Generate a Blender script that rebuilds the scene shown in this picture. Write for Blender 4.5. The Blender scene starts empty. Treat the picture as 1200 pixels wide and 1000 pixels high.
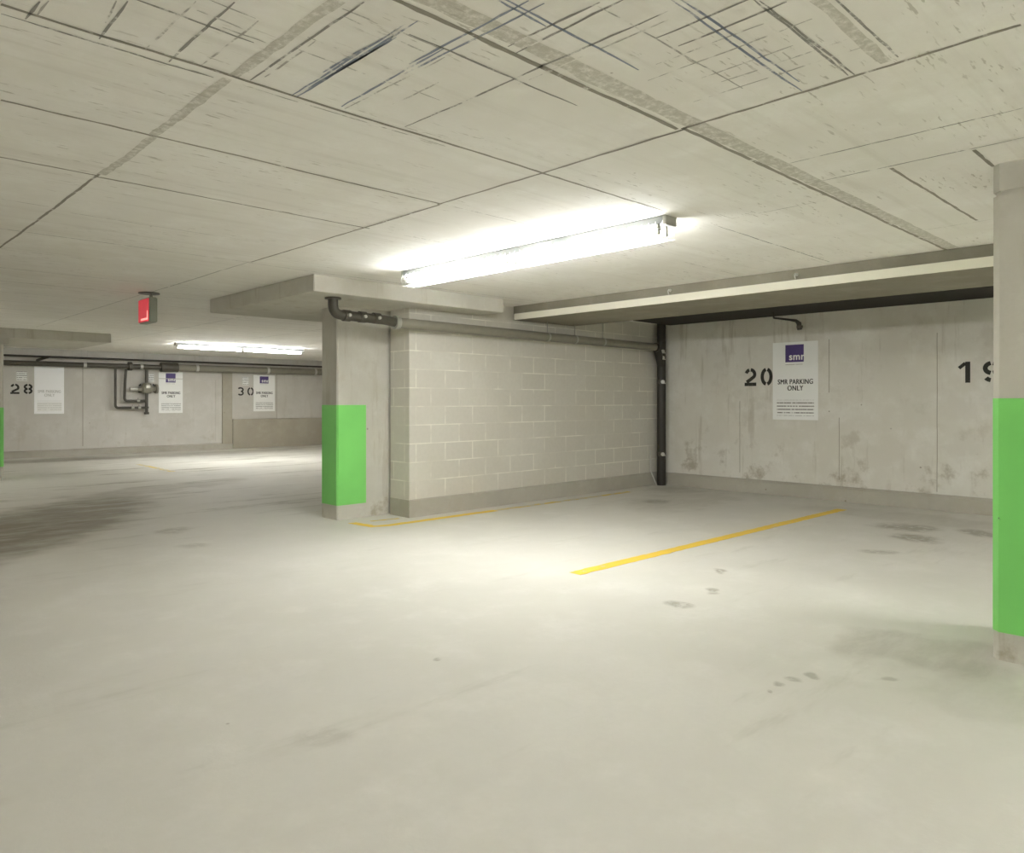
import bpy, bmesh, math, random
from mathutils import Vector, Matrix
random.seed(7)
PI = math.pi
sc = bpy.context.scene
COL = sc.collection

# ------------------------------------------------------------------ camera, world, exposure
EYE = 1.2
ANG = math.atan2(890, 865)                  # heading, measured from +X towards +Y
cd = bpy.data.cameras.new('camera')
cd.sensor_width = 36.0
cd.lens = 36.0 * 865 / 1200
cd.shift_y = -30 / 1200
cd.clip_start = 0.05
cam = bpy.data.objects.new('camera', cd)
COL.objects.link(cam)
cam.location = (0, 0, EYE)
cam.rotation_euler = (PI / 2, 0, ANG - PI / 2)
sc.camera = cam
w = bpy.data.worlds.new('world'); sc.world = w
w.use_nodes = True
w.node_tree.nodes['Background'].inputs[0].default_value = (0.9, 0.95, 1, 1)
w.node_tree.nodes['Background'].inputs[1].default_value = 0.02
sc.view_settings.view_transform = 'Standard'
sc.view_settings.look = 'None'
sc.view_settings.exposure = 1.48
sc.view_settings.gamma = 1.0
sc.view_settings.use_curve_mapping = False
TUBE = 43.0                                 # emission of a fluorescent tube

sc.cycles.diffuse_bounces = 10
sc.cycles.max_bounces = 14

# main dimensions
CZ = 2.30        # ceiling
XW = 9.0         # wall of bays 19 and 20
YB = 6.16        # face of the block wall
YF = 18.27       # far wall
X0, X1, Y0 = -6.0, 13.0, -7.0

# ------------------------------------------------------------------ materials
def srgb(r, g, b):
    f = lambda c: (c / 255 / 12.92) if c / 255 <= 0.04045 else ((c / 255 + 0.055) / 1.055) ** 2.4
    return (f(r), f(g), f(b), 1)

class NT:
    def __init__(s, name):
        s.m = bpy.data.materials.new(name); s.m.use_nodes = True
        s.t = s.m.node_tree; s.t.nodes.clear()
        s.out = s.n('ShaderNodeOutputMaterial'); s.b = s.n('ShaderNodeBsdfPrincipled')
        s.l(s.b.outputs[0], s.out.inputs[0])
        s.tc = s.n('ShaderNodeTexCoord').outputs['Object']
    def n(s, k, **kw):
        x = s.t.nodes.new(k)
        for a, v in kw.items(): setattr(x, a, v)
        return x
    def l(s, a, b): s.t.links.new(a, b)
    def put(s, sock, v):
        if hasattr(v, 'is_linked') or hasattr(v, 'links'): s.l(v, sock)
        else: sock.default_value = v
    def math(s, op, a, b=0.0, c=None, clamp=False):
        x = s.n('ShaderNodeMath', operation=op, use_clamp=clamp)
        s.put(x.inputs[0], a); s.put(x.inputs[1], b)
        if c is not None: s.put(x.inputs[2], c)
        return x.outputs[0]
    def mapping(s, scale=(1, 1, 1), loc=(0, 0, 0), rot=(0, 0, 0), src=None):
        x = s.n('ShaderNodeMapping'); s.l(src or s.tc, x.inputs[0])
        x.inputs['Scale'].default_value = scale; x.inputs['Location'].default_value = loc
        x.inputs['Rotation'].default_value = rot
        return x.outputs[0]
    def noise(s, scale, detail=4, rough=0.55, vec=None, w=None):
        x = s.n('ShaderNodeTexNoise'); s.l(vec or s.tc, x.inputs['Vector'])
        x.inputs['Scale'].default_value = scale; x.inputs['Detail'].default_value = detail
        x.inputs['Roughness'].default_value = rough
        return x.outputs['Fac']
    def ramp(s, v, a, b, lo=0.0, hi=1.0):
        x = s.n('ShaderNodeMapRange'); x.interpolation_type = 'SMOOTHSTEP'
        s.put(x.inputs['Value'], v)
        x.inputs['From Min'].default_value = a; x.inputs['From Max'].default_value = b
        x.inputs['To Min'].default_value = lo; x.inputs['To Max'].default_value = hi
        return x.outputs[0]
    def mix(s, f, a, b):
        x = s.n('ShaderNodeMix', data_type='RGBA')
        s.put(x.inputs[0], f); s.put(x.inputs[6], a); s.put(x.inputs[7], b)
        return x.outputs[2]
    def xyz(s, vec=None):
        x = s.n('ShaderNodeSeparateXYZ'); s.l(vec or s.tc, x.inputs[0]); return x.outputs
    def bump(s, h, strength=0.3, dist=0.01):
        x = s.n('ShaderNodeBump'); x.inputs['Strength'].default_value = strength
        x.inputs['Distance'].default_value = dist; s.l(h, x.inputs['Height'])
        s.l(x.outputs[0], s.b.inputs['Normal'])
    def fin(s, col, rough=0.85, metal=0.0, spec=0.3):
        s.put(s.b.inputs['Base Color'], col); s.put(s.b.inputs['Roughness'], rough)
        s.b.inputs['Metallic'].default_value = metal
        s.b.inputs['Specular IOR Level'].default_value = spec
        return s.m

def plain(name, col, rough=0.6, metal=0.0, var=0.12, spec=0.4, scale=14):
    t = NT(name)
    d = tuple(c * (1 - var) for c in col[:3]) + (1,)
    return t.fin(t.mix(t.noise(scale), d, col), rough, metal, spec)

def ellipse(t, vec, cx, cy, rx, ry, rot=0.0, soft=0.35):
    """mask of a stain on the floor, 1 inside"""
    v = t.mapping(loc=(-cx, -cy, 0), src=vec)
    v = t.mapping(scale=(1 / rx, 1 / ry, 0), rot=(0, 0, 0), src=t.mapping(rot=(0, 0, -rot), src=v))
    x = t.n('ShaderNodeVectorMath', operation='LENGTH'); t.l(v, x.inputs[0])
    return t.ramp(x.outputs['Value'], 1 - soft, 1 + soft, 1.0, 0.0)

def concrete_col(t, base, dark, light, s=1.0):
    a = t.noise(0.55 * s, 5, 0.6); b = t.noise(3.1 * s, 6, 0.65); c = t.noise(38 * s, 3, 0.6)
    col = t.mix(t.ramp(a, 0.35, 0.65), dark, base)
    col = t.mix(t.ramp(b, 0.45, 0.72, 0, 0.6), col, light)
    col = t.mix(t.ramp(c, 0.3, 0.7, 0.0, 0.22), col, dark)
    return col, b, c

# floor -------------------------------------------------------------
def floor_mat():
    t = NT('broomed_concrete_floor')
    col, b, c = concrete_col(t, srgb(203, 200, 191), srgb(194, 191, 181), srgb(210, 207, 199), 0.8)
    wob = t.n('ShaderNodeTexNoise'); t.l(t.tc, wob.inputs['Vector']); wob.inputs['Scale'].default_value = 2.6
    wob.inputs['Detail'].default_value = 6
    sb = t.n('ShaderNodeVectorMath', operation='SUBTRACT'); t.l(wob.outputs['Color'], sb.inputs[0]); sb.inputs[1].default_value = (.5, .5, .5)
    sm = t.n('ShaderNodeVectorMath', operation='SCALE'); t.l(sb.outputs[0], sm.inputs[0]); sm.inputs['Scale'].default_value = 0.7
    ad = t.n('ShaderNodeVectorMath', operation='ADD'); t.l(t.tc, ad.inputs[0]); t.l(sm.outputs[0], ad.inputs[1])
    big = ad.outputs[0]
    sm2 = t.n('ShaderNodeVectorMath', operation='SCALE'); t.l(sb.outputs[0], sm2.inputs[0]); sm2.inputs['Scale'].default_value = 0.3
    ad2 = t.n('ShaderNodeVectorMath', operation='ADD'); t.l(t.tc, ad2.inputs[0]); t.l(sm2.outputs[0], ad2.inputs[1])
    fine = ad2.outputs[0]
    bbk = t.ramp(t.noise(1.0, 6, 0.7, t.mapping(scale=(1.6, 4.5, 1), rot=(0, 0, 0.0))), 0.32, 0.6, 0.45, 1.0)
    brk = t.ramp(t.noise(11, 5, 0.7), 0.36, 0.55, 0.25, 1.0)
    brown = srgb(120, 112, 94); grey = srgb(150, 146, 130)
    for (cx, cy, rx, ry, rot, k, cc) in BIG_STAINS:
        col = t.mix(t.math('MULTIPLY', t.math('MULTIPLY', ellipse(t, big, cx, cy, rx, ry, rot, 0.3), bbk), k), col, brown if cc else grey)
    for (cx, cy, rx, ry, rot, k) in SMALL_STAINS:
        col = t.mix(t.math('MULTIPLY', t.math('MULTIPLY', ellipse(t, fine, cx, cy, rx, ry, rot, 0.5), brk), k), col, brown)
    # grime streaks running along the drive aisle
    st = t.noise(1.0, 6, 0.7, t.mapping(scale=(0.5, 2.4, 1)))
    far = t.ramp(t.xyz()[1], 5.5, 9.0)
    col = t.mix(t.math('MULTIPLY', t.ramp(st, 0.52, 0.68, 0, 0.75), far), col, srgb(138, 132, 114))
    col = t.mix(t.ramp(st, 0.56, 0.74, 0, 0.3), col, grey)
    # tiny pits
    v = t.n('ShaderNodeTexVoronoi'); t.l(t.tc, v.inputs['Vector']); v.inputs['Scale'].default_value = 2.3
    sel = t.n('ShaderNodeSeparateColor'); t.l(v.outputs['Color'], sel.inputs[0])
    pit = t.math('MULTIPLY', t.ramp(v.outputs['Distance'], 0.012, 0.03, 1, 0), t.math('GREATER_THAN', sel.outputs[0], 0.62))
    col = t.mix(t.math('MULTIPLY', pit, 0.7), col, srgb(110, 100, 84))
    t.bump(t.math('ADD', c, t.math('MULTIPLY', b, 2)), 0.12, 0.01)
    return t.fin(col, t.ramp(b, 0.3, 0.7, 0.62, 0.8), 0, 0.3)
BIG_STAINS = [  # cx, cy, rx, ry, rot, strength, brown?
    (1.75, 8.4, 2.1, 0.75, 0.98, 0.75, 1), (0.9, 7.9, 1.1, 0.8, 0.6, 0.4, 1), (3.6, 10.6, 1.2, 0.35, 0.2, 0.35, 1),
    (3.8, 17.2, 1.2, 0.5, 0, 0.6, 1), (3.85, 1.15, 0.32, 0.38, 0, 0.35, 1), (3.5, 0.85, 0.3, 0.25, 0, 0.15, 1),
    (7.6, 4.9, 0.9, 0.5, 0.1, 0.35, 0), (8.2, 2.6, 0.35, 1.2, 0, 0.3, 0), (2.0, -0.2, 0.8, 0.5, 0.4, 0.2, 0),
    (8.5, 5.6, 0.35, 0.35, 0, 0.4, 0), (6.6, 16.9, 2.6, 0.5, 0, 0.4, 1)]
SMALL_STAINS = [(3.729, 2.432, 0.065, 0.064, -0.76, 0.6), (4.162, 2.475, 0.043, 0.065, -0.77, 0.6), (4.669, 2.736, 0.036, 0.059, -0.77, 0.7), (7.563, 2.43, 0.26, 0.209, -0.77, 0.6), (7.032, 2.156, 0.164, 0.178, -0.77, 0.65), (6.153, 2.152, 0.107, 0.09, -0.77, 0.5), (7.721, 1.835, 0.14, 0.2, -0.78, 0.6), (2.979, 1.452, 0.021, 0.025, -0.79, 0.5), (3.094, 1.42, 0.034, 0.031, -0.79, 0.5), (3.214, 1.371, 0.033, 0.027, -0.76, 0.5), (2.887, 1.451, 0.014, 0.014, -0.79, 0.5), (1.363, 2.34, 0.079, 0.06, -0.77, 0.18), (2.18, 2.69, 0.028, 0.023, -0.79, 0.5), (3.407, 1.17, 0.029, 0.022, -0.76, 0.4), (7.371, 5.103, 0.122, 0.186, -0.77, 0.5), (2.523, 7.071, 0.127, 0.145, -0.77, 0.4), (2.357, 6.223, 0.141, 0.077, -0.77, 0.3)]

def ceiling_nodes(name, mark=None, thr=(0.4, 0.55), k=1.0, ns=9):
    """board formed concrete; mark = a line stain of its own colour"""
    t = NT(name)
    col, b, c = concrete_col(t, srgb(236, 234, 228), srgb(227, 224, 216), srgb(242, 241, 236), 0.9)
    # short broken grain dashes left by the forms
    g = t.noise(1.0, 3, 0.6, t.mapping(scale=(9, 55, 1)))
    g2 = t.noise(2.0, 3, 0.5)
    dash = t.math('MULTIPLY', t.ramp(g, 0.62, 0.68), t.ramp(g2, 0.45, 0.6))
    col = t.mix(t.math('MULTIPLY', dash, 0.55), col, srgb(160, 153, 138))
    gr = t.noise(1.0, 4, 0.6, t.mapping(scale=(0.8, 14, 1)))
    col = t.mix(t.ramp(gr, 0.5, 0.75, 0, 0.35), col, srgb(208, 204, 194))
    # rust freckles and bug holes
    v = t.n('ShaderNodeTexVoronoi'); t.l(t.tc, v.inputs['Vector']); v.inputs['Scale'].default_value = 5.5
    sel = t.n('ShaderNodeSeparateColor'); t.l(v.outputs['Color'], sel.inputs[0])
    pit = t.math('MULTIPLY', t.ramp(v.outputs['Distance'], 0.02, 0.05, 1, 0), t.math('GREATER_THAN', sel.outputs[0], 0.8))
    col = t.mix(t.math('MULTIPLY', pit, 0.7), col, srgb(120, 108, 88))
    if mark:
        n = t.noise(ns, 6, 0.75)
        col = t.mix(t.math('MULTIPLY', t.ramp(n, thr[0], thr[1]), k), col, mark)
    t.bump(t.math('ADD', c, gr), 0.15, 0.006)
    return t.fin(col, 0.85, 0, 0.25)

def wall_mat(name, base, dark, light, stain=0.8, axis='y'):
    t = NT(name)
    col, b, c = concrete_col(t, base, dark, light, 1.0)
    z = t.xyz()[2]
    low = t.ramp(z, 0.2, 1.15, 1.0, 0.25)
    n = t.noise(2.2, 7, 0.68)
    col = t.mix(t.math('MULTIPLY', t.math('MULTIPLY', t.ramp(n, 0.53, 0.66), low), stain), col, srgb(164, 155, 136))
    drip = t.noise(1.0, 5, 0.65, t.mapping(scale=(7, 7, 0.7)))
    col = t.mix(t.math('MULTIPLY', t.ramp(drip, 0.56, 0.68), stain * 0.45), col, srgb(160, 150, 130))
    wash = t.noise(1.3, 4, 0.6, t.mapping(loc=(3, 5, 9)))
    col = t.mix(t.ramp(wash, 0.52, 0.7, 0, 0.35), col, light)
    v = t.n('ShaderNodeTexVoronoi'); t.l(t.tc, v.inputs['Vector']); v.inputs['Scale'].default_value = 4
    sel = t.n('ShaderNodeSeparateColor'); t.l(v.outputs['Color'], sel.inputs[0])
    pit = t.math('MULTIPLY', t.ramp(v.outputs['Distance'], 0.03, 0.06, 1, 0), t.math('GREATER_THAN', sel.outputs[0], 0.72))
    col = t.mix(t.math('MULTIPLY', pit, 0.65), col, srgb(128, 118, 100))
    t.bump(t.math('ADD', c, b), 0.15, 0.006)
    return t.fin(col, 0.85, 0, 0.25)

def block_mat():
    t = NT('grey_block_masonry')
    s = t.xyz()
    u = t.math('ADD', s[0], s[1])
    cx = t.n('ShaderNodeCombineXYZ'); t.l(t.math('SUBTRACT', u, 0.154 + YB), cx.inputs[0]); t.l(t.math('SUBTRACT', s[2], 0.18), cx.inputs[1])
    br = t.n('ShaderNodeTexBrick'); t.l(cx.outputs[0], br.inputs['Vector'])
    br.inputs['Scale'].default_value = 1; br.inputs['Brick Width'].default_value = 0.387; br.inputs['Row Height'].default_value = 0.1925
    br.inputs['Mortar Size'].default_value = 0.006; br.inputs['Mortar Smooth'].default_value = 0.15
    br.inputs['Bias'].default_value = 0
    br.inputs['Color1'].default_value = srgb(205, 202, 191); br.inputs['Color2'].default_value = srgb(199, 195, 184)
    n = t.noise(24, 3); b = t.noise(1.5, 5)
    base = t.mix(t.ramp(b, 0.35, 0.65), srgb(200, 196, 184), br.outputs['Color'])
    br.inputs['Mortar'].default_value = srgb(200, 196, 184)
    base = t.mix(t.ramp(n, 0.35, 0.7, 0, 0.18), base, srgb(180, 176, 163))
    patch = t.ramp(t.noise(2.3, 3, 0.6, t.mapping(scale=(1, 1, 2.2), loc=(7, 2, 1))), 0.40, 0.6, 0.15, 0.9)
    col = t.mix(t.math('MULTIPLY', br.outputs['Fac'], patch), base, srgb(228, 225, 212))
    h = t.math('SUBTRACT', t.math('MULTIPLY', n, 0.3), br.outputs['Fac'])
    t.bump(h, 0.25, 0.004)
    return t.fin(col, 0.88, 0, 0.2)

def paint_mat(name, col, chip, amount=0.66, scale=11, rough=0.45):
    t = NT(name)
    n = t.noise(scale, 6, 0.7); m = t.noise(2.5)
    c = t.mix(t.ramp(m, 0.3, 0.7), tuple(x * 0.93 for x in col[:3]) + (1,), col)
    c = t.mix(t.ramp(n, amount, amount + 0.05), c, chip)
    return t.fin(c, rough, 0, 0.35)

M = {}
def build_materials():
    M['floor'] = floor_mat()
    M['ceil'] = ceiling_nodes('board_formed_ceiling')
    M['seam'] = ceiling_nodes('form_seam', srgb(128, 122, 108), (0.3, 0.42), 0.85)
    M['seam_thin'] = ceiling_nodes('thin_pencil_line', srgb(112, 110, 104), (0.36, 0.5), 0.8)
    M['seam_faint'] = ceiling_nodes('faint_pencil_line', srgb(140, 137, 128), (0.42, 0.56), 0.7)
    M['seam_blue'] = ceiling_nodes('blue_chalk_line', srgb(104, 118, 142), (0.33, 0.5), 0.8)
    M['smear'] = ceiling_nodes('wide_joint_smear', srgb(172, 168, 154), (0.28, 0.6), 0.7, 30)
    M['wall'] = wall_mat('cast_wall', srgb(221, 218, 209), srgb(210, 206, 195), srgb(229, 227, 220))
    M['farwall'] = wall_mat('far_cast_wall', srgb(200, 197, 189), srgb(192, 188, 179), srgb(208, 205, 198), 0.35)
    M['curb'] = wall_mat('curb_concrete', srgb(178, 174, 162), srgb(168, 163, 150), srgb(186, 182, 171), 0.3)
    M['col'] = wall_mat('column_concrete', srgb(198, 195, 185), srgb(187, 184, 173), srgb(208, 206, 198), 0.9)
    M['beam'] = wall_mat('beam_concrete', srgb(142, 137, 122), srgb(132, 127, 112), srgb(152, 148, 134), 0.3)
    M['pier'] = wall_mat('brown_pier', srgb(172, 166, 150), srgb(162, 155, 139), srgb(180, 175, 161), 0.3)
    M['shade_strip'] = plain('ceiling_shade_strip', srgb(44, 40, 32), 0.9)  # black of the sheet that deepens the ceiling shadow
    M['block'] = block_mat()
    M['wseam'] = plain('wall_joint_line', srgb(150, 143, 126), 0.9)
    M['green'] = paint_mat('green_column_paint', srgb(126, 208, 108), srgb(90, 108, 76), 0.70, 7)
    M['yellow'] = paint_mat('worn_yellow_line_paint', srgb(226, 190, 70), srgb(188, 180, 150), 0.60, 9, 0.7)
    M['yellow_worn'] = paint_mat('very_worn_yellow_line_paint', srgb(208, 182, 96), srgb(186, 180, 158), 0.47, 7, 0.7)
    M['black'] = paint_mat('stencil_black_paint', srgb(52, 50, 44), srgb(110, 106, 94), 0.62, 30, 0.7)
    M['white'] = plain('white_sign_panel', srgb(240, 240, 236), 0.4, 0, 0.03)
    M['poster'] = plain('glare_white_panel', srgb(252, 252, 251), 0.18, 0, 0.02, 0.6)  # glossy panel, whitened to carry the glare in its colour
    M['paper'] = plain('white_paper', srgb(205, 203, 194), 0.7, 0, 0.08)
    M['purple'] = plain('purple_square', srgb(76, 58, 118), 0.4, 0, 0.06)
    M['ink'] = plain('dark_print', srgb(62, 60, 56), 0.6, 0, 0.05)
    t = NT('fine_print_rows')
    q = t.xyz(); zz = t.math('DIVIDE', q[2], 0.041)
    row = t.math('FLOOR', zz); fr = t.math('FRACT', zz)
    cx = t.n('ShaderNodeCombineXYZ'); t.l(t.math('MULTIPLY', q[0], 60), cx.inputs[0]); t.l(t.math('MULTIPLY', row, 7.3), cx.inputs[1])
    nn = t.noise(1.0, 2, 0.6, cx.outputs[0])
    k = t.math('MULTIPLY', t.math('LESS_THAN', fr, 0.33), t.ramp(nn, 0.40, 0.46))
    M['print'] = t.fin(t.mix(k, srgb(238, 238, 234), srgb(138, 136, 130)), 0.5)
    t2 = M['print'].copy(); t2.name = 'glare_pale_fine_print'; M['faintprint'] = t2
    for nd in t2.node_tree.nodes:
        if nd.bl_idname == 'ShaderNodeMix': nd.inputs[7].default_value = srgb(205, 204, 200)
    M['faintink'] = plain('glare_pale_print', srgb(205, 204, 200), 0.5, 0, 0.05)  # dark print paled as if seen through glare
    M['greyink'] = plain('grey_print', srgb(150, 148, 140), 0.6, 0, 0.05)
    M['pipe_black'] = plain('black_drain_pipe', srgb(52, 48, 40), 0.42, 0, 0.25)
    M['pipe_dark'] = plain('dark_steel_pipe', srgb(84, 80, 70), 0.4, 0.2, 0.25)
    M['pipe_grey'] = plain('dusty_grey_pipe', srgb(138, 134, 120), 0.5, 0.1, 0.2)
    M['clamp'] = plain('bright_clamp_steel', srgb(196, 194, 186), 0.3, 0.5, 0.1)
    M['galv'] = plain('galvanised_rod', srgb(170, 168, 158), 0.4, 0.5, 0.1)
    M['channel'] = plain('shaded_enamel_channel', srgb(118, 120, 120), 0.4, 0, 0.04)  # white enamel set grey, its shade put into the colour
    M['band'] = plain('pale_beam_band', srgb(232, 228, 212), 0.75, 0, 0.06)  # lighter tone than the beam body it edges
    M['redcase'] = plain('grey_green_case', srgb(150, 156, 140), 0.5)
    M['wirewhite'] = plain('white_flex', srgb(205, 204, 195), 0.4)
    t = NT('fluorescent_tube'); t.b.inputs['Emission Color'].default_value = (0.985, 1.0, 1.0, 1)
    t.b.inputs['Emission Strength'].default_value = TUBE
    M['tube'] = t.fin((0.9, 0.9, 0.9, 1), 0.3)
    t = NT('boosted_fill_tube'); t.b.inputs['Emission Color'].default_value = (0.985, 1.0, 1.0, 1)
    t.b.inputs['Emission Strength'].default_value = TUBE * 1.5  # extra output for unseen fill fixtures
    M['filltube'] = t.fin((0.9, 0.9, 0.9, 1), 0.3)
    t = NT('red_lens'); t.b.inputs['Emission Color'].default_value = srgb(230, 60, 76)
    t.b.inputs['Emission Strength'].default_value = 0.15
    M['red'] = t.fin(srgb(214, 62, 76), 0.35)
    t = NT('red_lens_glint'); t.b.inputs['Emission Color'].default_value = srgb(250, 150, 140)
    t.b.inputs['Emission Strength'].default_value = 0.5
    M['redglint'] = t.fin(srgb(240, 150, 140), 0.35)  # pale glowing stroke painted as a reflection on the lens
    t = NT('clear_wire_guard')
    t.b.inputs['Transmission Weight'].default_value = 0.0
    M['guard'] = t.fin(srgb(235, 238, 236), 0.3)

# ------------------------------------------------------------------ mesh helpers
def obj(name, bm, mats, parent=None, smooth=False, loc=None):
    me = bpy.data.meshes.new(name)
    bmesh.ops.recalc_face_normals(bm, faces=bm.faces)
    bm.to_mesh(me); bm.free()
    for m in (mats if isinstance(mats, (list, tuple)) else [mats]): me.materials.append(m)
    if smooth:
        for p in me.polygons: p.use_smooth = True
        try: me.set_sharp_from_angle(angle=math.radians(40))
        except Exception: pass
    o = bpy.data.objects.new(name, me); COL.objects.link(o)
    if parent: o.parent = parent
    if loc: o.location = loc
    return o
def thing(name, label, cat, loc=(0, 0, 0), rz=0, group=None):
    o = bpy.data.objects.new(name, None); COL.objects.link(o)
    o.location = loc; o.rotation_euler = (0, 0, rz); o.empty_display_size = 0.1
    return tag(o, label, cat, group)
def tag(o, label=None, cat=None, group=None, kind=None):
    if label: o['label'] = label
    if cat: o['category'] = cat
    if group: o['group'] = group
    if kind: o['kind'] = kind
    return o
def struct(name, bm, m, **k):
    return tag(obj(name, bm, m, **k), kind='structure')
def box(bm, x0, x1, y0, y1, z0, z1, mi=0, bev=0.0):
    vs = [bm.verts.new((x, y, z)) for z in (z0, z1) for y in (y0, y1) for x in (x0, x1)]
    fs = [bm.faces.new([vs[i] for i in q]) for q in ((0, 2, 3, 1), (4, 5, 7, 6), (0, 1, 5, 4), (2, 6, 7, 3), (0, 4, 6, 2), (1, 3, 7, 5))]
    for f in fs: f.material_index = mi
    if bev:
        es = set(e for f in fs for e in f.edges)
        r = bmesh.ops.bevel(bm, geom=list(es), offset=bev, segments=2, affect='EDGES')
        for f in r['faces']: f.material_index = mi
    return vs
def prism(bm, pts, z0, z1, mi=0):
    a = [bm.verts.new((x, y, z0)) for x, y in pts]; b = [bm.verts.new((x, y, z1)) for x, y in pts]
    fs = [bm.faces.new(a[::-1]), bm.faces.new(b)]
    n = len(pts)
    for i in range(n): fs.append(bm.faces.new((a[i], a[(i + 1) % n], b[(i + 1) % n], b[i])))
    for f in fs: f.material_index = mi
def tube(bm, pts, r, seg=14, mi=0, cap=True):
    """round pipe along a path; r a number or one per point"""
    pts = [Vector(p) for p in pts]; n = len(pts)
    rs = r if isinstance(r, (list, tuple)) else [r] * n
    rings = []; up = None
    for i, p in enumerate(pts):
        d = (pts[min(i + 1, n - 1)] - pts[max(i - 1, 0)]).normalized()
        if up is None: up = Vector((0, 0, 1)) if abs(d.z) < 0.9 else Vector((1, 0, 0))
        a = d.cross(up).normalized(); up = a.cross(d).normalized()
        rings.append([bm.verts.new(p + (a * math.cos(t) + up * math.sin(t)) * rs[i]) for t in (2 * PI * k / seg for k in range(seg))])
    for i in range(n - 1):
        for k in range(seg):
            f = bm.faces.new((rings[i][k], rings[i][(k + 1) % seg], rings[i + 1][(k + 1) % seg], rings[i + 1][k])); f.material_index = mi
    if cap:
        for q in (rings[0][::-1], rings[-1]): bm.faces.new(q).material_index = mi
def bend(a, b, c, r, n=6):
    """points rounding the corner b between a and c"""
    a, b, c = Vector(a), Vector(b), Vector(c)
    p = b + (a - b).normalized() * r; q = b + (c - b).normalized() * r
    return [p * (1 - t) ** 2 + b * 2 * t * (1 - t) + q * t * t for t in (i / n for i in range(n + 1))]
def ribbon(bm, pts, w, d=0.0015, closed=False):
    """painted stroke standing d proud of the plane y=0, drawn in x and z"""
    n = len(pts); L = []; R = []
    for i in range(n):
        a = pts[(i - 1) % n] if (closed or i > 0) else pts[i]
        b = pts[(i + 1) % n] if (closed or i < n - 1) else pts[i]
        dx, dz = b[0] - a[0], b[1] - a[1]; l = math.hypot(dx, dz) or 1
        nx, nz = -dz / l * w / 2, dx / l * w / 2
        L.append(bm.verts.new((pts[i][0] + nx, -d, pts[i][1] + nz))); R.append(bm.verts.new((pts[i][0] - nx, -d, pts[i][1] - nz)))
    for i in range(n if closed else n - 1):
        j = (i + 1) % n
        bm.faces.new((L[i], L[j], R[j], R[i]))
def text_mesh(s, size, sx=1.0, bold=0.0, extr=0.0006):
    c = bpy.data.curves.new('t', 'FONT'); c.body = s; c.size = size; c.align_x = 'CENTER'; c.align_y = 'CENTER'
    c.space_character = 1.08; c.offset = bold; c.extrude = extr
    o = bpy.data.objects.new('t', c); COL.objects.link(o)
    dg = bpy.context.evaluated_depsgraph_get()
    me = bpy.data.meshes.new_from_object(o.evaluated_get(dg))
    bpy.data.objects.remove(o); bpy.data.curves.remove(c)
    me.transform(Matrix.Rotation(PI / 2, 4, 'X') @ Matrix.Diagonal((sx, 1, 1, 1)))
    return me
def text(name, s, size, mat, parent, x, z, y, sx=1.0, bold=0.0):
    me = text_mesh(s, size, sx, bold)
    if name == 'heading':                       # heavy lettering
        b2 = bmesh.new()
        for dx in (-0.0024, 0, 0.0024):
            k = me.copy(); k.transform(Matrix.Translation((dx, abs(dx) * 0.02, dx * 0.3))); b2.from_mesh(k); bpy.data.meshes.remove(k)
        b2.to_mesh(me); b2.free()
    me.materials.clear(); me.materials.append(mat); me.name = name
    o = bpy.data.objects.new(name, me); COL.objects.link(o); o.parent = parent; o.location = (x, y, z)
    return o
def set_loc(c, o): return (c[0] + o[0], c[1] + o[1])

build_materials()

# ------------------------------------------------------------------ the shell
bm = bmesh.new(); box(bm, X0, X1, Y0, YF + 0.2, -0.2, 0); struct('floor', bm, M['floor'])
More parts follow.
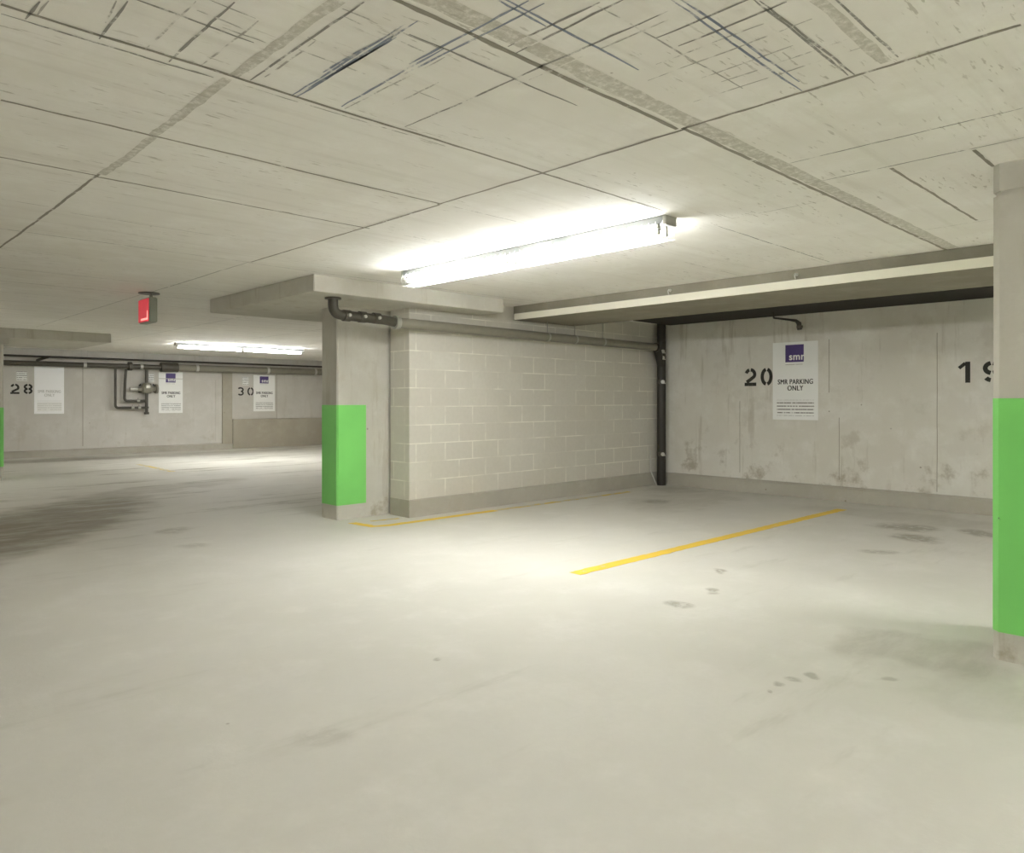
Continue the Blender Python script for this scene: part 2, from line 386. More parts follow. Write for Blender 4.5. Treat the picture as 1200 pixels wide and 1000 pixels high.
# the ceiling, with its form seams, pencilled setting-out lines and chalk as marks in the same surface
SEGS = [
 ('t','x',0.83,2.04,2.53),('w','x',0.87,2.0,2.54),('m','x',0.91,3.7,4.03),('t','x',0.98,1.9,2.56),('t','x',0.99,1.87,2.55),
 ('b','x',1.13,1.73,2.48),('b','x',1.15,1.71,2.56),('m','x',1.25,3.71,5.16),('f','x',1.3,1.6,2.39),('b','x',1.46,1.36,2.01),
 ('b','x',1.48,1.37,1.58),('W','x',1.65,2.56,6.02),('W','x',1.67,1.16,2.56),('t','x',1.8,1.32,2.1),('f','x',1.81,1.1,1.45),
 ('f','x',1.85,1.12,1.42),('f','x',2.03,0.81,0.95),('f','x',2.03,1.11,1.32),('f','x',2.11,0.81,0.95),('f','x',2.12,1.13,1.69),
 ('f','x',2.15,0.9,1.06),('t','x',2.17,0.66,1.01),('t','x',2.43,4.11,5.86),('m','x',2.45,1.06,1.99),('m','x',2.45,1.99,2.59),
 ('m','x',2.45,2.59,3.59),('m','x',2.45,0.41,1.06),('f','x',2.49,1.12,2.01),('t','x',2.51,0.42,1.02),('f','x',3.22,2.61,3.46),
 ('m','x',3.23,0.54,1.06),('m','x',3.23,1.06,2.59),('f','x',3.24,4.93,6.1),('m','x',3.99,0.2,1.06),('f','x',4.01,2.9,3.44),
 ('m','x',4.01,1.06,2.63),('f','x',4.82,0.8,1.03),('f','x',4.89,1.03,2.31),('f','x',6.4,1.05,1.78),('t','y',0.48,2.36,2.5),
 ('f','y',0.5,2.34,2.45),('f','y',0.64,2.21,2.36),('t','y',0.66,2.19,2.48),('f','y',0.79,2.06,2.45),('t','y',0.87,1.99,2.49),
 ('f','y',0.96,2.04,2.44),('w','y',1.06,2.48,3.22),('m','y',1.06,3.96,7.5),('w','y',1.07,1.78,2.45),('w','y',1.07,3.22,3.96),
 ('t','y',1.12,1.74,2.44),('f','y',1.14,2.03,2.38),('B','y',1.28,1.76,2.46),('b','y',1.29,1.72,2.17),('b','y',1.3,1.84,2.46),
 ('b','y',1.44,1.42,1.96),('b','y',1.46,1.8,2.42),('b','y',1.48,1.4,2.03),('f','y',1.49,1.84,2.43),('f','y',1.59,2.0,2.27),
 ('t','y',1.59,1.29,1.65),('t','y',1.63,1.23,1.67),('t','y',1.76,1.18,2.42),('f','y',1.8,1.21,1.82),('t','y',1.87,0.98,1.3),
 ('t','y',1.96,0.93,1.28),('f','y',2.02,1.03,1.4),('f','y',2.1,0.92,1.49),('f','y',2.21,1.03,1.35),('f','y',2.29,0.9,1.32),
 ('f','y',2.37,0.89,1.48),('m','y',2.57,0.82,1.65),('t','y',2.57,8.13,12.78),('m','y',2.57,0.51,0.82),('m','y',2.58,1.65,3.25),
 ('t','y',2.58,5.63,8.13),('m','y',2.59,3.25,5.63),('t','y',3.3,0.65,1.57),('t','y',3.68,0.72,1.61),('f','y',4.05,1.7,2.25),
 ('f','y',5.2,1.18,1.6),
]
bm = bmesh.new(); box(bm, X0, X1, Y0, YF + 0.2, CZ, CZ + 0.2)
KIND = {'m': (0.015, 1), 't': (0.009, 2), 'f': (0.007, 3), 'b': (0.009, 4), 'B': (0.008, 4), 'w': (0.038, 5), 'W': (0.020, 1)}
def strip(kind, axis, c, a, b, z=CZ - 0.0012):
    wd, mi = KIND[kind]
    n = max(2, int((b - a) / 0.05)); prev = None; off = 0
    tilt = random.uniform(-0.006, 0.006) if kind in 'tfbB' else 0
    for i in range(n + 1):
        s = a + (b - a) * i / n
        off = off * 0.8 + random.uniform(-0.0025, 0.0025) * (1.2 if kind == 'w' else 1)
        ww = wd * random.uniform(0.8, 1.2)
        if kind in 'tfbB': ww *= 0.35 + 0.65 * min(1, 4 * min(i, n - i) / n + 0.2)
        cc = c + off + tilt * (2 * i / n - 1)
        p = ((s, cc - ww / 2), (s, cc + ww / 2)) if axis == 'x' else ((cc - ww / 2, s), (cc + ww / 2, s))
        cur = [bm.verts.new((q[0], q[1], z)) for q in p]
        if prev:
            f = bm.faces.new((prev[0], prev[1], cur[1], cur[0])); f.material_index = mi
        prev = cur
random.seed(11)
for s in SEGS:
    strip(*s)
    if s[0] == 'B': strip('b', s[1], s[2] + 0.016, s[3] + 0.1, s[4] - 0.1); strip('b', s[1], s[2] - 0.012, s[3] + 0.2, s[4] - 0.25)
# broad trowelled band beside the long seam
def smear(x0, x1, y0, y1):
    n = 60; prev = None
    for i in range(n + 1):
        x = x0 + (x1 - x0) * i / n
        cur = [bm.verts.new((x, y0 + random.uniform(-.004, .004), CZ - 0.0006)), bm.verts.new((x, y1 + random.uniform(-.01, .01), CZ - 0.0006))]
        if prev:
            f = bm.faces.new((prev[0], prev[1], cur[1], cur[0])); f.material_index = 5
        prev = cur
smear(1.2, 6.0, 1.56, 1.64)
for y in (5.65, 7.3, 8.1, 8.9, 9.7, 10.5, 11.3, 12.1, 12.9, 14.4, 15.2, 16.0, 16.8): strip('t', 'x', y, -2, 2.59); strip('t', 'x', y + 0.02, 2.59, 9.5)
for x in (4.2, 5.8, 7.4): strip('t', 'y', x, 8.2, YF)
for y in (-0.8, -1.6, -2.4): strip('t', 'x', y, -4, 6.0)
for x in (-0.5, -2.0): strip('t', 'y', x, -4, 14)
struct('ceiling', bm, [M['ceil'], M['seam'], M['seam_thin'], M['seam_faint'], M['seam_blue'], M['smear']])

# right wall (bays 19 and 20)
bm = bmesh.new(); box(bm, XW, XW + 0.25, Y0, YB + 0.35, 0, CZ)
def vseam(bm, y, z0, z1, wd=0.007):
    n = 14; prev = None
    for i in range(n + 1):
        z = z0 + (z1 - z0) * i / n; o = random.uniform(-.0015, .0015)
        cur = [bm.verts.new((XW - 0.001, y - wd / 2 + o, z)), bm.verts.new((XW - 0.001, y + wd / 2 + o, z))]
        if prev: bm.faces.new((prev[0], prev[1], cur[1], cur[0])).material_index = 1
        prev = cur
for y, a, b in ((4.92, 0.25, 1.2), (3.62, 0.25, 1.0), (3.74, 1.3, 1.95), (2.56, 0.2, 1.95), (1.3, 0.2, 1.95), (0.0, 0.2, 2.0)): vseam(bm, y, a, b)
struct('wall_right', bm, [M['wall'], M['wseam']])
def chamfer_curb(name, pts_face, h, top_in, m):
    pass
bm = bmesh.new()
prof = [(XW, 0), (XW - 0.05, 0), (XW - 0.05, 0.15), (XW - 0.03, 0.17), (XW, 0.175)]
def sweep(bm, prof, axis, a, b):
    A = [bm.verts.new((p[0], a, p[1]) if axis == 'y' else (a, p[0], p[1])) for p in prof]
    B = [bm.verts.new((p[0], b, p[1]) if axis == 'y' else (b, p[0], p[1])) for p in prof]
    bm.faces.new(A); bm.faces.new(B[::-1]); n = len(prof)
    for i in range(n): bm.faces.new((A[i], B[i], B[(i + 1) % n], A[(i + 1) % n]))
sweep(bm, prof, 'y', Y0, YB - 0.012); struct('baseboard_right', bm, M['curb'])
# block wall at the side of bay 20
bm = bmesh.new(); box(bm, 4.52, XW, YB, YB + 0.34, 0, CZ, 0, 0.004); struct('wall_middle', bm, M['block'])
bm = bmesh.new(); sweep(bm, [(YB, 0), (YB - 0.012, 0), (YB - 0.012, 0.175), (YB, 0.185)], 'x', 4.52, XW - 0.05)
box(bm, 4.51, 4.52, YB - 0.012, 6.49, 0, 0.18); struct('baseboard_middle', bm, M['curb'])
# far wall (bays 28, 29 and 30)
bm = bmesh.new(); box(bm, X0, X1, YF, YF + 0.2, 0, CZ)
def hseam(x0, x1, z0, z1):
    f = bm.faces.new([bm.verts.new(q) for q in ((x0, YF - .001, z0), (x1, YF - .001, z0), (x1, YF - .001, z1), (x0, YF - .001, z1))]); f.material_index = 1
for x in (2.0, 4.55, 9.1, 10.6): hseam(x, x + 0.014, 0.2, 1.95)
struct('wall_far', bm, [M['farwall'], M['wseam']])
bm = bmesh.new(); sweep(bm, [(YF, 0), (YF - 0.06, 0), (YF - 0.06, 0.12), (YF, 0.15)], 'x', X0, 7.9); struct('baseboard_far', bm, M['curb'])
bm = bmesh.new(); box(bm, 7.65, 7.9, YF - 0.05, YF, 0.12, 1.93, 0, 0.006); struct('trim_1', bm, M['pier'])
bm = bmesh.new(); box(bm, 7.9, X1, YF - 0.10, YF, 0, 0.74, 0, 0.01); struct('trim_2', bm, M['pier'])
bm = bmesh.new(); box(bm, 6.05, 7.5, YF - 0.012, YF, 1.72, 1.735); box(bm, 7.49, 7.505, YF - 0.012, YF, 0.2, 1.735)
struct('trim_3', bm, M['farwall'])
bm = bmesh.new(); box(bm, 8.12, XW - 0.002, Y0 + 0.01, YB - 0.15, 2.282, CZ - 0.0005); struct('trim_4', bm, M['shade_strip'])  # black sheet added to deepen the shadow on the ceiling behind the beam
# walls out of view that close the room
bm = bmesh.new(); box(bm, X0 - 0.2, X0, Y0, YF + 0.2, 0, CZ); struct('wall_left', bm, M['farwall'])
bm = bmesh.new(); box(bm, X0, X1, Y0 - 0.2, Y0, 0, CZ); struct('wall_back', bm, M['farwall'])
bm = bmesh.new(); box(bm, X1, X1 + 0.2, Y0, YF + 0.2, 0, CZ); struct('wall_east', bm, M['farwall'])

# deep beam in front of bays 19 and 20 with its pale band along the lower edge
t = thing('ceiling_beam', 'wide shallow concrete beam with a pale band running above bays 19 and 20', 'beam', (6.0, 0, CZ))
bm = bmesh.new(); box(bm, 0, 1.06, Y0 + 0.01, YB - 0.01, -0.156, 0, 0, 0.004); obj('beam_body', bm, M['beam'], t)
bm = bmesh.new(); box(bm, -0.028, -0.001, Y0 + 0.01, YB - 0.04, -0.162, -0.09, 0, 0.008); obj('pale_band', bm, M['band'], t)
for i, y in enumerate((4.0, 2.76, 1.2)):
    bm = bmesh.new(); tube(bm, [(-0.01, y, -0.045), (-0.03, y, -0.04), (-0.045, y, -0.055), (-0.04, y, -0.07), (-0.03, y, -0.085)], 0.006, 8)
    tube(bm, [(-0.0, y, -0.045), (-0.012, y, -0.045)], 0.014, 10)
    obj('hook', bm, M['clamp'], t, True)

# drop panels over the columns
def drop_panel(label, x0, x1, y0, y1):
    bm = bmesh.new(); box(bm, x0, x1, y0, y1, 2.153, CZ - 0.0005, 0, 0.006)
    return tag(obj('ceiling_drop_panel', bm, M['col']), label, 'ceiling panel', 'thickened slab panels over the columns')
drop_panel('square concrete drop panel above the middle green and grey column', 3.22, 5.48, 5.77, 8.0)
drop_panel('thickened slab panel above the column at the left edge of the photo', 1.4, 3.72, 13.25, 15.4)

# ------------------------------------------------------------------ columns
def chamfer_rect(x0, x1, y0, y1, c): return [(x0 + c, y0), (x1 - c, y0), (x1, y0 + c), (x1, y1 - c), (x1 - c, y1), (x0 + c, y1), (x0, y1 - c), (x0, y0 + c)]
def offset_rect(x0, x1, y0, y1, c, e): return chamfer_rect(x0 - e, x1 + e, y0 - e, y1 + e, c)
E = 0.0025
# right foreground column: its near left corner is chamfered
t = thing('concrete_column', 'large concrete column with green lower half at the right edge, nearest the camera', 'column', (4.3, 0.658, 0), 0, 'concrete columns with green paint')
bm = bmesh.new()
prism(bm, chamfer_rect(-0.3, 0.3, -0.75, 0.25, 0.03), 0, 2.152)
prism(bm, chamfer_rect(-0.290, 0.290, -0.740, 0.240, 0.026), 2.152, 2.172)
prism(bm, chamfer_rect(-0.3, 0.3, -0.75, 0.25, 0.03), 2.172, CZ)
obj('shaft', bm, M['col'], t)
bm = bmesh.new(); prism(bm, offset_rect(-0.3, 0.3, -0.75, 0.25, 0.03, E), 0.13, 1.212); obj('green_paint_band', bm, M['green'], t)
# middle column
t = thing('concrete_column', 'slim concrete column with a green painted corner beside the block wall end', 'column', (4.3, 6.7, 0), 0, 'concrete columns with green paint')
bm = bmesh.new(); prism(bm, chamfer_rect(-0.392, 0.45, -0.16, 0.15, 0.014), 0, 2.153); obj('shaft', bm, M['col'], t)
bm = bmesh.new()
x0, y0, x1, y1, c = -0.392, -0.16, -0.055, 0.15, 0.014
o = [(x1, y0 - E), (x0 + c, y0 - E), (x0 - E, y0 + c), (x0 - E, y1 - c), (x0 + c, y1 + E), (x1, y1 + E)]
i_ = [(x1, y0), (x0 + c, y0), (x0, y0 + c), (x0, y1 - c), (x0 + c, y1), (x1, y1)]
a0 = [bm.verts.new((*p, 0.145)) for p in o]; a1 = [bm.verts.new((*p, 1.158)) for p in o]
b0 = [bm.verts.new((*p, 0.145)) for p in i_]; b1 = [bm.verts.new((*p, 1.158)) for p in i_]
for k in range(5):
    bm.faces.new((a0[k], a0[k + 1], a1[k + 1], a1[k])); bm.faces.new((a1[k], a1[k + 1], b1[k + 1], b1[k])); bm.faces.new((a0[k], b0[k], b0[k + 1], a0[k + 1]))
bm.faces.new((a0[0], a1[0], b1[0], b0[0])); bm.faces.new((a0[5], b0[5], b1[5], a1[5]))
obj('green_paint_band', bm, M['green'], t)
# left column
t = thing('concrete_column', 'distant column with green lower half cut off by the left edge, near bay 28', 'column', (1.86, 13.6, 0), 0, 'concrete columns with green paint')
bm = bmesh.new(); prism(bm, chamfer_rect(-0.4, 0.4, -0.3, 0.3, 0.03), 0, 2.153)
prism(bm, [(-0.46, -0.34), (0.46, -0.34), (0.46, 0.34), (-0.46, 0.34)], 2.05, 2.153)
obj('shaft', bm, M['col'], t)
bm = bmesh.new(); prism(bm, offset_rect(-0.4, 0.4, -0.3, 0.3, 0.03, E), 0.21, 1.10); obj('green_paint_band', bm, M['green'], t)

# ------------------------------------------------------------------ fluorescent fixtures
def make_fixture():
    """two end-to-end pairs of tubes on an enamel channel, running along local y, base at the ceiling"""
    t = thing('strip_light', 'x', 'ceiling light', (0, 0, CZ))
    L = 2.62
    bm = bmesh.new(); box(bm, -0.056, 0.056, -L / 2, L / 2, -0.045, 0, 0, 0.004); obj('channel', bm, M['channel'], t)
    for s in (-1, 1):
        bm = bmesh.new(); box(bm, -0.058, 0.058, s * L / 2 - 0.012, s * L / 2 + 0.012, -0.055, 0, 0, 0.002); obj('end_cap', bm, M['galv'], t)
    for yc in (-0.65, 0.65):
        for x in (-0.038, 0.038):
            bm = bmesh.new(); tube(bm, [(x, yc - 0.59, -0.085), (x, yc + 0.59, -0.085)], 0.0165, 14); obj('tube', bm, M['tube'], t, True)
            for e in (-1, 1):
                y = yc + e * 0.605
                bm = bmesh.new(); box(bm, x - 0.014, x + 0.014, y - 0.011, y + 0.011, -0.107, -0.045, 0, 0.003); obj('lamp_holder', bm, M['galv'], t)
    # wire guard: hoops and long wires
    bm = bmesh.new(); r = 0.0016
    for k in range(53):
        y = -L / 2 + 0.01 + (L - 0.02) * k / 52
        tube(bm, [(-0.058, y, -0.03), (-0.075, y, -0.08), (-0.06, y, -0.13), (0.06, y, -0.13), (0.075, y, -0.08), (0.058, y, -0.03)], r, 5)
    for x, z in ((-0.06, -0.13), (0.0, -0.13), (0.06, -0.13), (-0.075, -0.08), (0.075, -0.08)):
        tube(bm, [(x, -L / 2, z), (x, L / 2, z)], r, 5)
    obj('wire_guard', bm, M['guard'], t)
    return t
def copy_tree(o, parent=None):
    c = o.copy(); COL.objects.link(c); c.parent = parent
    for ch in list(o.children): copy_tree(ch, c)
    return c
lt = make_fixture()
G = 'fluorescent strip lights on the ceiling'
lt.location = (3.74, 3.81, CZ); lt['label'] = 'long bright fluorescent strip light with wire guard, nearest, over the drive aisle'; lt['group'] = G
LIGHTS = [((6.46, 14.4), PI / 2, 'distant bright fluorescent strip light behind the middle column, above bays 29 and 30'),
          ((-0.9, -2.2), 0, 'fluorescent fill light added behind the camera, out of view'),  # from here on: unseen fixtures added to even out the light
          ((5.5, -1.9), 0, 'fluorescent fill light added behind the right column, out of view'),
          ((-1.8, 13.0), 0, 'fluorescent fill light added beyond the left column, out of view'),
          ((11.2, 11.5), 0, 'fluorescent fill light added out of sight behind the block wall')]
FILLT = {}
def filltube_mesh(me):
    if me.name not in FILLT:
        FILLT[me.name] = me.copy(); FILLT[me.name].materials[0] = M['filltube']
    return FILLT[me.name]
for (p, rz, lab) in LIGHTS:
    c = copy_tree(lt)
    for ch in list(c.children):
        if ch.name.startswith('wire_guard'): bpy.data.objects.remove(ch)
        elif ch.name.startswith('tube') and p[1] < 0:      # unseen fill fixtures get boosted tubes to brighten the scene
            ch.data = filltube_mesh(ch.data)
    c.location = (p[0], p[1], CZ); c.rotation_euler = (0, 0, rz); c['label'] = lab

# ------------------------------------------------------------------ signs and bay numbers
def arc(cx, cz, rx, rz, a0, a1, n=14):
    return [(cx + rx * math.cos(math.radians(a0 + (a1 - a0) * i / n)), cz + rz * math.sin(math.radians(a0 + (a1 - a0) * i / n))) for i in range(n + 1)]
def digit(ch, w, h, sw):
    """stencilled figure w wide, h high, lower left corner at the origin"""
    bm = bmesh.new(); m = sw / 2; cx = w / 2; g = 10
    if ch == '0':
        for a, b in ((90 + g, 270 - g), (-90 + g, 90 - g)): ribbon(bm, arc(cx, h / 2, cx - m, h / 2 - m, a, b), sw)
    elif ch == '1':
        ribbon(bm, [(cx + m * .6, 0), (cx + m * .6, h)], sw * 1.05); ribbon(bm, [(cx - m * .4, h - m * .7), (cx - w * .42, h - sw * 1.5)], sw * .8)
    elif ch == '2':
        r = cx - m
        ribbon(bm, arc(cx, h - m - r, r, r, 165, 105, 6), sw)
        ribbon(bm, arc(cx, h - m - r, r, r, 85, -28, 10) + [(cx - 0.0 * w, h * .36), (m * 1.3, sw * 1.15)], sw)
        ribbon(bm, [(0, m), (w, m)], sw)
    elif ch == '3':
        r = (h - sw) / 4
        ribbon(bm, arc(cx - m * .2, h - m - r, cx - m, r, 150, -80, 14), sw)
        ribbon(bm, arc(cx - m * .2, m + r, cx - m, r, 80, -150, 14), sw)
    elif ch == '8':
        r = (h - sw) / 4
        for zc in (m + r, h - m - r):
            for a, b in ((90 + g, 270 - g), (-90 + g, 90 - g)): ribbon(bm, arc(cx, zc, cx - m, r, a, b, 10), sw)
    elif ch == '9':
        r = (h - sw) * .29
        for a, b in ((90 + g, 270 - g), (-90 + g, 90 - g)): ribbon(bm, arc(cx, h - m - r, cx - m, r, a, b, 10), sw)
        ribbon(bm, [(w - m, h - m - r), (w - m, h * .42)] + arc(cx, m + r, cx - m, r, 0, -65, 8), sw)
        ribbon(bm, arc(cx, m + r, cx - m, r, -100, -150, 5), sw)
    return bm
def bay_number(s, xs, w, h, sw, loc, rz, label):
    t = thing('bay_number', label, 'number', loc, rz, 'stencilled bay numbers')
    for ch, x in zip(s, xs):
        obj('digit', digit(ch, w, h, sw), M['black'], t, loc=(x, 0, 0))
# on the right wall local x runs towards the right column (world -y)
RW = -PI / 2
bay_number('20', (0, 0.225), 0.165, 0.235, 0.045, (XW - 0.0005, 4.85, 1.395), RW, 'black stencilled 20 on the wall left of the white parking sign')
bay_number('19', (0, 0.235), 0.165, 0.225, 0.045, (XW - 0.0005, 2.36, 1.395), RW, 'black stencilled 19 on the wall, partly hidden by the right column')
bay_number('28', (0, 0.235), 0.16, 0.215, 0.04, (3.215, YF - 0.0005, 1.345), 0, 'black stencilled 28 on the far wall beside the glare-washed glossy panel')
bay_number('29', (0, 0.22), 0.16, 0.215, 0.04, (5.70, YF - 0.0005, 1.39), 0, 'black stencilled 29 half hidden behind the brass valve')
bay_number('30', (0, 0.26), 0.17, 0.215, 0.038, (8.05, YF - 0.0005, 1.335), 0, 'black stencilled 30 on the far wall right of the brown pier')

def sign(loc, rz, w, h, label, washed=False):
    t = thing('parking_sign', label, 'sign', loc, rz, 'white parking signs')
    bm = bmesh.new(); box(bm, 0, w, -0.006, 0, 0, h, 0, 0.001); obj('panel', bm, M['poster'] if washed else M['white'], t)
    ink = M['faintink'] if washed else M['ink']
    u = w / 0.583
    if not washed:
        bm = bmesh.new(); box(bm, 0.168 * u, 0.405 * u, -0.0075, -0.006, 0.725, 0.948 * h / 0.978 - 0.005); lg = obj('logo_square', bm, M['purple'], t)
        text('logo_lettering', 'smr', 0.125, M['white'], lg, 0.315 * u, 0.79, -0.0085, 0.98 * u, 0.0025)
        bm = bmesh.new()
        for x0, x1 in ((0.168, 0.29), (0.30, 0.39)): box(bm, x0 * u, x1 * u, -0.0068, -0.006, 0.692, 0.697)
        obj('tagline', bm, M['greyink'], t)
    else:  # painted glare: logo left out, only pale print kept
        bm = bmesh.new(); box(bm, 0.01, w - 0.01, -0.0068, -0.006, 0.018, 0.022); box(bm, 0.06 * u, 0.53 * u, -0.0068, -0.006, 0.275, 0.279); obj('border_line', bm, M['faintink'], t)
    text('heading', 'SMR PARKING', 0.088, ink, t, 0.295 * u, 0.475, -0.0066, 0.77 * u, 0.0)
    text('heading', 'ONLY', 0.088, ink, t, 0.295 * u, 0.395, -0.0066, 0.82 * u, 0.0)
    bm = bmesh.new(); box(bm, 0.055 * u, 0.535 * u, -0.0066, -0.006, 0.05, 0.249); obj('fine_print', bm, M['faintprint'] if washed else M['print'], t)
    return t
sign((XW - 0.0005, 4.456, 0.963), RW, 0.583, 0.978, 'white sign with purple square logo on the wall between bay numbers 20 and 19')
sign((3.639, YF - 0.0005, 0.925), 0, 0.555, 1.01, 'glossy white panel washed out by glare beside the stencilled 28', True)
sign((6.151, YF - 0.0005, 0.913), 0, 0.548, 0.975, 'white sign with purple logo right of the brass valve on the far wall')
sign((8.473, YF - 0.0005, 0.93), 0, 0.583, 0.94, 'white sign with dark logo beside the stencilled 30 on the far wall')
def notice(x, z, w, h, label):
    t = thing('paper_notice', label, 'notice', (x, YF - 0.0005, z), 0, 'small paper notices on the far wall')
    bm = bmesh.new(); box(bm, 0, w, -0.003, 0, 0, h); obj('sheet', bm, M['paper'], t)
    bm = bmesh.new(); box(bm, 0.025, w - 0.03, -0.0036, -0.003, h * 0.1, h * 0.88); obj('fine_print', bm, M['print'], t)
notice(3.30, 1.60, 0.24, 0.25, 'small paper notice at the far left, above the stencilled 28')
notice(5.90, 1.62, 0.17, 0.24, 'small paper notice behind the brass valve riser')
notice(8.16, 1.58, 0.21, 0.26, 'pale notice in a sleeve right of the brown pier, above the stencilled 30')

# ------------------------------------------------------------------ yellow lines
def parking_line(pts, wd, label, mats):
    bm = bmesh.new()
    P = []
    for a, b in zip(pts, pts[1:]):
        n = max(1, int((Vector(b) - Vector(a)).length / 0.06))
        P += [Vector(a).lerp(Vector(b), k / n) for k in range(n)]
    P.append(Vector(pts[-1])); prev = None
    for i, p in enumerate(P):
        d = (P[min(i + 1, len(P) - 1)] - P[max(i - 1, 0)]).normalized(); nr = Vector((-d.y, d.x))
        a = p + nr * (wd / 2 + random.uniform(-.006, .006)); b = p - nr * (wd / 2 + random.uniform(-.006, .006))
        cur = [bm.verts.new((q.x, q.y, z)) for q in (a, b) for z in (0.0002, 0.0022)]
        if prev:
            bm.faces.new((prev[1], cur[1], cur[3], prev[3])); bm.faces.new((prev[0], prev[2], cur[2], cur[0]))
            bm.faces.new((prev[0], cur[0], cur[1], prev[1])); bm.faces.new((prev[2], prev[3], cur[3], cur[2]))
        prev = cur
    return tag(obj('parking_line', bm, mats), label, 'painted line', 'yellow bay lines on the floor')
parking_line([(3.88, 3.37), (8.3, 3.31)], 0.105, 'long yellow line on the floor between bays 20 and 19', M['yellow'])
parking_line([(3.93, 6.30), (3.96, 5.99), (4.1, 5.93), (5.5, 5.92)], 0.09, 'hooked yellow line at the foot of the middle column and block wall', M['yellow'])
parking_line([(5.52, 5.92), (7.9, 5.90)], 0.08, 'faded far end of the yellow line along the block wall', M['yellow_worn'])
parking_line([(4.12, 6.26), (4.42, 6.20)], 0.05, 'short faded yellow dash against the middle column foot', M['yellow_worn'])
parking_line([(4.66, 14.9), (4.60, 13.0)], 0.10, 'faint distant yellow line on the far floor before bay 28', M['yellow_worn'])

# ------------------------------------------------------------------ pipes by the block wall
PY = 6.03
t = thing('drain_pipe', 'grey pipe hung along the top of the block wall from the middle column', 'pipe', (4.0, PY, 1.97))
O = Vector((4.0, PY, 1.97))
def loc(*p): return Vector(p) - O
bm = bmesh.new(); tube(bm, [loc(4.25, PY, 1.975), loc(8.65, PY, 1.955)], 0.052, 18); obj('long_run', bm, M['pipe_grey'], t, True)
bm = bmesh.new()
tube(bm, [loc(3.56, PY, 2.152)] + [p for p in bend(loc(3.56, PY, 2.15), loc(3.56, PY, 2.0), loc(3.9, PY, 2.0), 0.09)] + [loc(4.12, PY, 1.99), loc(4.26, PY, 1.975)], 0.047, 16)
tube(bm, [loc(3.56, PY, 2.153), loc(3.56, PY, 2.137)], 0.075, 18)
obj('elbow', bm, M['pipe_dark'], t, True)
for x in (3.70, 3.87, 4.03):
    bm = bmesh.new(); tube(bm, [loc(x - 0.035, PY, 1.998), loc(x + 0.035, PY, 1.998)], 0.054, 18)
    c = obj('coupling', bm, M['pipe_dark'], t, True)
    bm = bmesh.new(); tube(bm, [loc(x, PY - 0.052, 1.998), loc(x, PY - 0.072, 1.998)], 0.016, 8); obj('clamp_screw', bm, M['clamp'], c, True)
bm = bmesh.new(); tube(bm, [loc(4.24, PY, 1.975), loc(4.29, PY, 1.975)], 0.068, 18); obj('flange', bm, M['galv'], t, True)
for x in (6.45, 6.95, 7.5):
    bm = bmesh.new(); tube(bm, [loc(x - 0.014, PY, 1.964), loc(x + 0.014, PY, 1.964)], 0.056, 16)
    tube(bm, [loc(x, PY, 2.01), loc(x, PY, 2.145 if x < 7.06 and x > 6 else CZ)], 0.005, 6); obj('hanger', bm, M['galv'], t, True)
# vertical stack in the corner with its fittings
VX, VY = 8.86, 6.06
t = thing('soil_stack', 'black vertical pipe with shiny clamps in the corner between block wall and bay 20', 'pipe', (VX, VY, 0))
bm = bmesh.new(); tube(bm, [(0, 0, 0), (0, 0, CZ)], 0.062, 18); obj('stack', bm, M['pipe_black'], t, True)
bm = bmesh.new(); tube(bm, [(-0.19, -0.03, 1.955), (-0.14, -0.02, 1.94), (-0.06, -0.01, 1.80), (0, 0, 1.68)], [0.052, 0.055, 0.055, 0.055], 16)
tube(bm, [(-0.19, -0.03, 1.955), (-0.15, -0.025, 1.95)], 0.066, 16); obj('wye_branch', bm, M['pipe_black'], t, True)
for z in (1.90, 1.81, 1.47, 0.445):
    bm = bmesh.new(); tube(bm, [(0, 0, z - 0.03), (0, 0, z + 0.03)], 0.066, 18); c = obj('coupling', bm, M['pipe_dark'], t, True)
    bm = bmesh.new(); tube(bm, [(-0.045, -0.05, z), (-0.06, -0.068, z)], 0.026, 10); tube(bm, [(-0.05, -0.055, z - 0.02), (0.03, -0.072, z - 0.02)], 0.006, 6)
    obj('clamp_screw', bm, M['clamp'], c, True)
bm = bmesh.new(); tube(bm, [(XW - 0.24, YB - 0.09, 0.003), (XW - 0.262, YB - 0.08, 0.05), (XW - 0.30, YB - 0.022, 0.22), (XW - 0.29, YB - 0.015, 0.5)], 0.008, 8)
tag(obj('drain_hose', bm, M['wirewhite'], smooth=True), 'thin white flex running down the corner beside the black vertical pipe', 'cable')
# black pipe along the top of the bay wall, with a short outlet
t = thing('drain_outlet', 'small dark elbow outlet high on the wall just right above the stencilled 20', 'pipe', (8.62, 0, 2.2))
bm = bmesh.new(); tube(bm, [(0.0, 4.26, 0.02), (0.16, 4.14, 0.0), (0.24, 4.09, -0.01), (0.28, 4.07, -0.04), (0.28, 4.06, -0.12)], [0.012, 0.014, 0.02, 0.03, 0.03], 12)
obj('outlet_elbow', bm, M['pipe_black'], t, True)
bm = bmesh.new(); tube(bm, [(0.28, 4.06, -0.07), (0.28, 4.06, -0.10)], 0.038, 12); obj('coupling', bm, M['pipe_dark'], t, True)
bm = bmesh.new(); tube(bm, [(0.0, 4.26, 0.02), (0.0, 4.26, 0.082)], 0.012, 8); obj('hanger', bm, M['pipe_dark'], t, True)

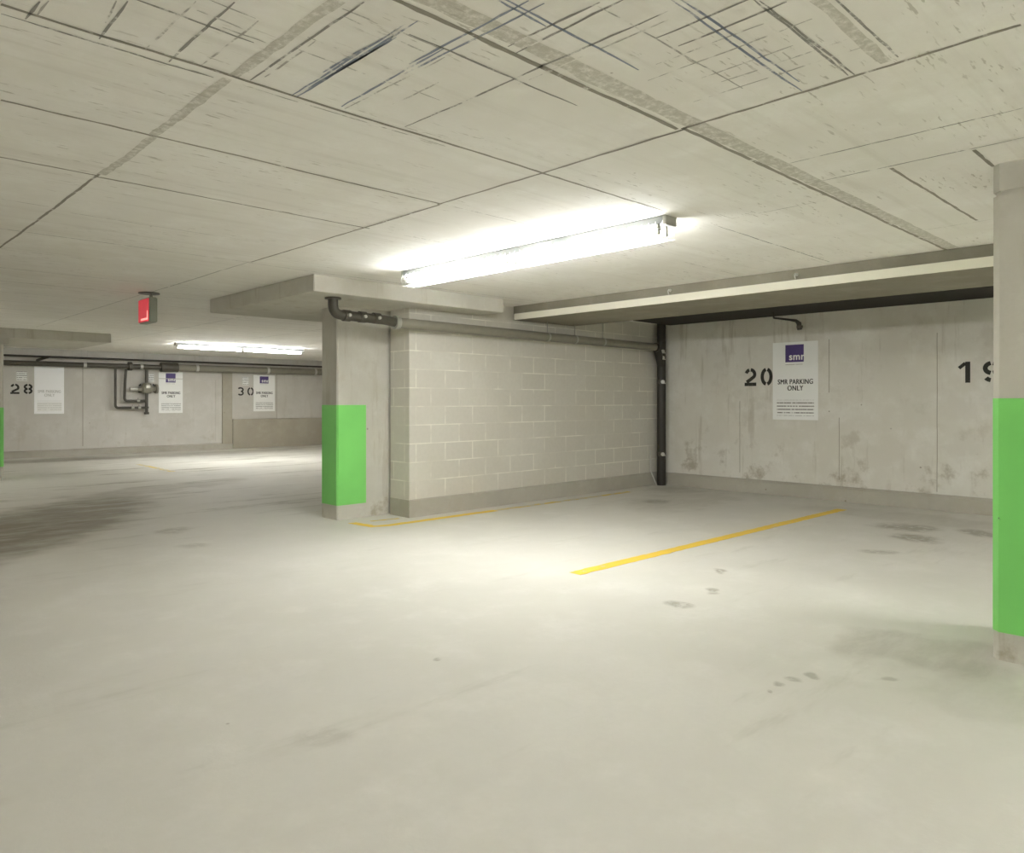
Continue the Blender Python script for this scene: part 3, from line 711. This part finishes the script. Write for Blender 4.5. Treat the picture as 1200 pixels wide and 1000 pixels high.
# ------------------------------------------------------------------ pipes along the far wall
FY = YF - 0.22
t = thing('sprinkler_main', 'thick dark pipe hung along the far wall above the signs', 'pipe', (5, FY, 1.985))
bm = bmesh.new(); tube(bm, [(-9, 0, 0), (1.2, 0, 0)], 0.055, 16); obj('dark_run', bm, M['pipe_dark'], t, True)
bm = bmesh.new(); tube(bm, [(1.2, 0, 0), (7.8, 0, 0.0)], 0.085, 18); obj('grey_run', bm, M['pipe_grey'], t, True)
bm = bmesh.new(); tube(bm, [(1.12, 0, 0), (1.5, 0, 0)], 0.11, 18); obj('large_coupling', bm, M['pipe_dark'], t, True)
for x in (-0.46, 0.70, 1.95, 3.75, 5.1):
    r = 0.062 if x < 1.2 else 0.092
    bm = bmesh.new(); tube(bm, [(x - 0.03, 0, 0), (x + 0.03, 0, 0)], r, 16)
    for dx in (-0.06, 0.06): tube(bm, [(x + dx, 0, 0.0), (x + dx, 0, CZ - 1.985)], 0.007, 6)
    obj('hanger', bm, M['clamp'], t, True)
bm = bmesh.new(); tube(bm, [(0.42, 0, 0), (0.49, 0, 0)], 0.10, 14); obj('flange', bm, M['pipe_dark'], t, True)
bm = bmesh.new(); tube(bm, [(-9, -0.02, 0.155), (5.5, -0.02, 0.145)], 0.022, 10)
tube(bm, [(-1.15, -0.02, 0.15), (-1.35, 0, 0.07), (-1.35, 0, 0)], 0.03, 10); obj('thin_run', bm, M['pipe_black'], t, True)

t = thing('valve_assembly', 'dark looped pipework with a valve on the far wall between bays 28 and 29', 'valve', (5.83, FY + 0.06, 0))
bm = bmesh.new()
tube(bm, [(-0.66, 0, 1.92)] + bend((-0.66, 0, 1.9), (-0.66, 0, 1.045), (0, 0, 1.045), 0.07) + [(0, 0, 1.045)], 0.028, 12)
obj('outer_loop', bm, M['pipe_dark'], t, True)
bm = bmesh.new()
tube(bm, [(-0.44, 0, 1.92), (-0.46, 0, 1.6)] + bend((-0.47, 0, 1.5), (-0.47, 0, 1.20), (0, 0, 1.20), 0.07) + [(0, 0, 1.20)], 0.03, 12)
obj('inner_loop', bm, M['pipe_dark'], t, True)
bm = bmesh.new(); tube(bm, [(0, 0, 1.92), (0, 0, 0.90)], 0.036, 12); tube(bm, [(0, 0, 0.94), (0, 0, 0.89)], 0.055, 12); tube(bm, [(0, 0, 1.03), (0, 0, 1.07)], 0.05, 12)
obj('riser', bm, M['pipe_dark'], t, True)
bm = bmesh.new()
tube(bm, [(-0.2, 0, 1.46), (-0.12, 0, 1.47), (-0.08, 0, 1.48), (0.08, 0, 1.48), (0.14, 0, 1.48), (0.2, 0, 1.48)], [0.04, 0.05, 0.10, 0.11, 0.06, 0.06], 14)
tube(bm, [(0, 0, 1.38), (0, 0, 1.42), (0, 0, 1.56), (0, 0, 1.62)], [0.07, 0.095, 0.095, 0.06], 14)
tube(bm, [(0.19, 0, 1.48), (0.235, 0, 1.48)], 0.11, 16)
v = obj('valve_body', bm, M['pipe_grey'], t, True)
bm = bmesh.new(); tube(bm, [(-0.36, 0, 1.47), (-0.2, 0, 1.475)], 0.045, 12); obj('handle', bm, M['clamp'], v, True)
bm = bmesh.new(); box(bm, -0.05, 0.05, -0.12, -0.09, 1.50, 1.56, 0, 0.004); obj('tag_plate', bm, M['galv'], v)
for x, z in ((-0.18, 1.20), (-0.16, 1.045), (-0.3, 1.045)):
    bm = bmesh.new(); tube(bm, [(x - 0.03, 0, z), (x + 0.03, 0, z)], 0.042, 12); tube(bm, [(x, 0, z), (x, 0, z + 0.07)], 0.012, 8); obj('ball_valve', bm, M['galv'], t, True)

# ------------------------------------------------------------------ red ceiling sign
t = thing('emergency_sign', 'small red box sign hanging from the ceiling on the left', 'sign', (2.56, 7.92, 0))
bm = bmesh.new(); tube(bm, [(0.03, 0.05, 2.29), (0.03, 0.05, CZ)], 0.10, 20); obj('ceiling_plate', bm, M['pipe_dark'], t, True)
bm = bmesh.new(); tube(bm, [(0.04, 0.0, 2.23), (0.04, 0.05, 2.30)], 0.016, 10); obj('stem', bm, M['galv'], t, True)
bm = bmesh.new(); box(bm, -0.035, 0.045, -0.15, 0.15, 1.985, 2.235, 0, 0.008); obj('case', bm, M['redcase'], t)
bm = bmesh.new(); box(bm, -0.043, -0.035, -0.145, 0.145, 1.995, 2.222, 0, 0.003); f = obj('red_lens', bm, M['red'], t)
bm = bmesh.new(); box(bm, -0.046, -0.043, -0.135, 0.06, 2.01, 2.03); box(bm, -0.046, -0.043, -0.135, -0.115, 2.01, 2.10); obj('lens_glint', bm, M['redglint'], f)
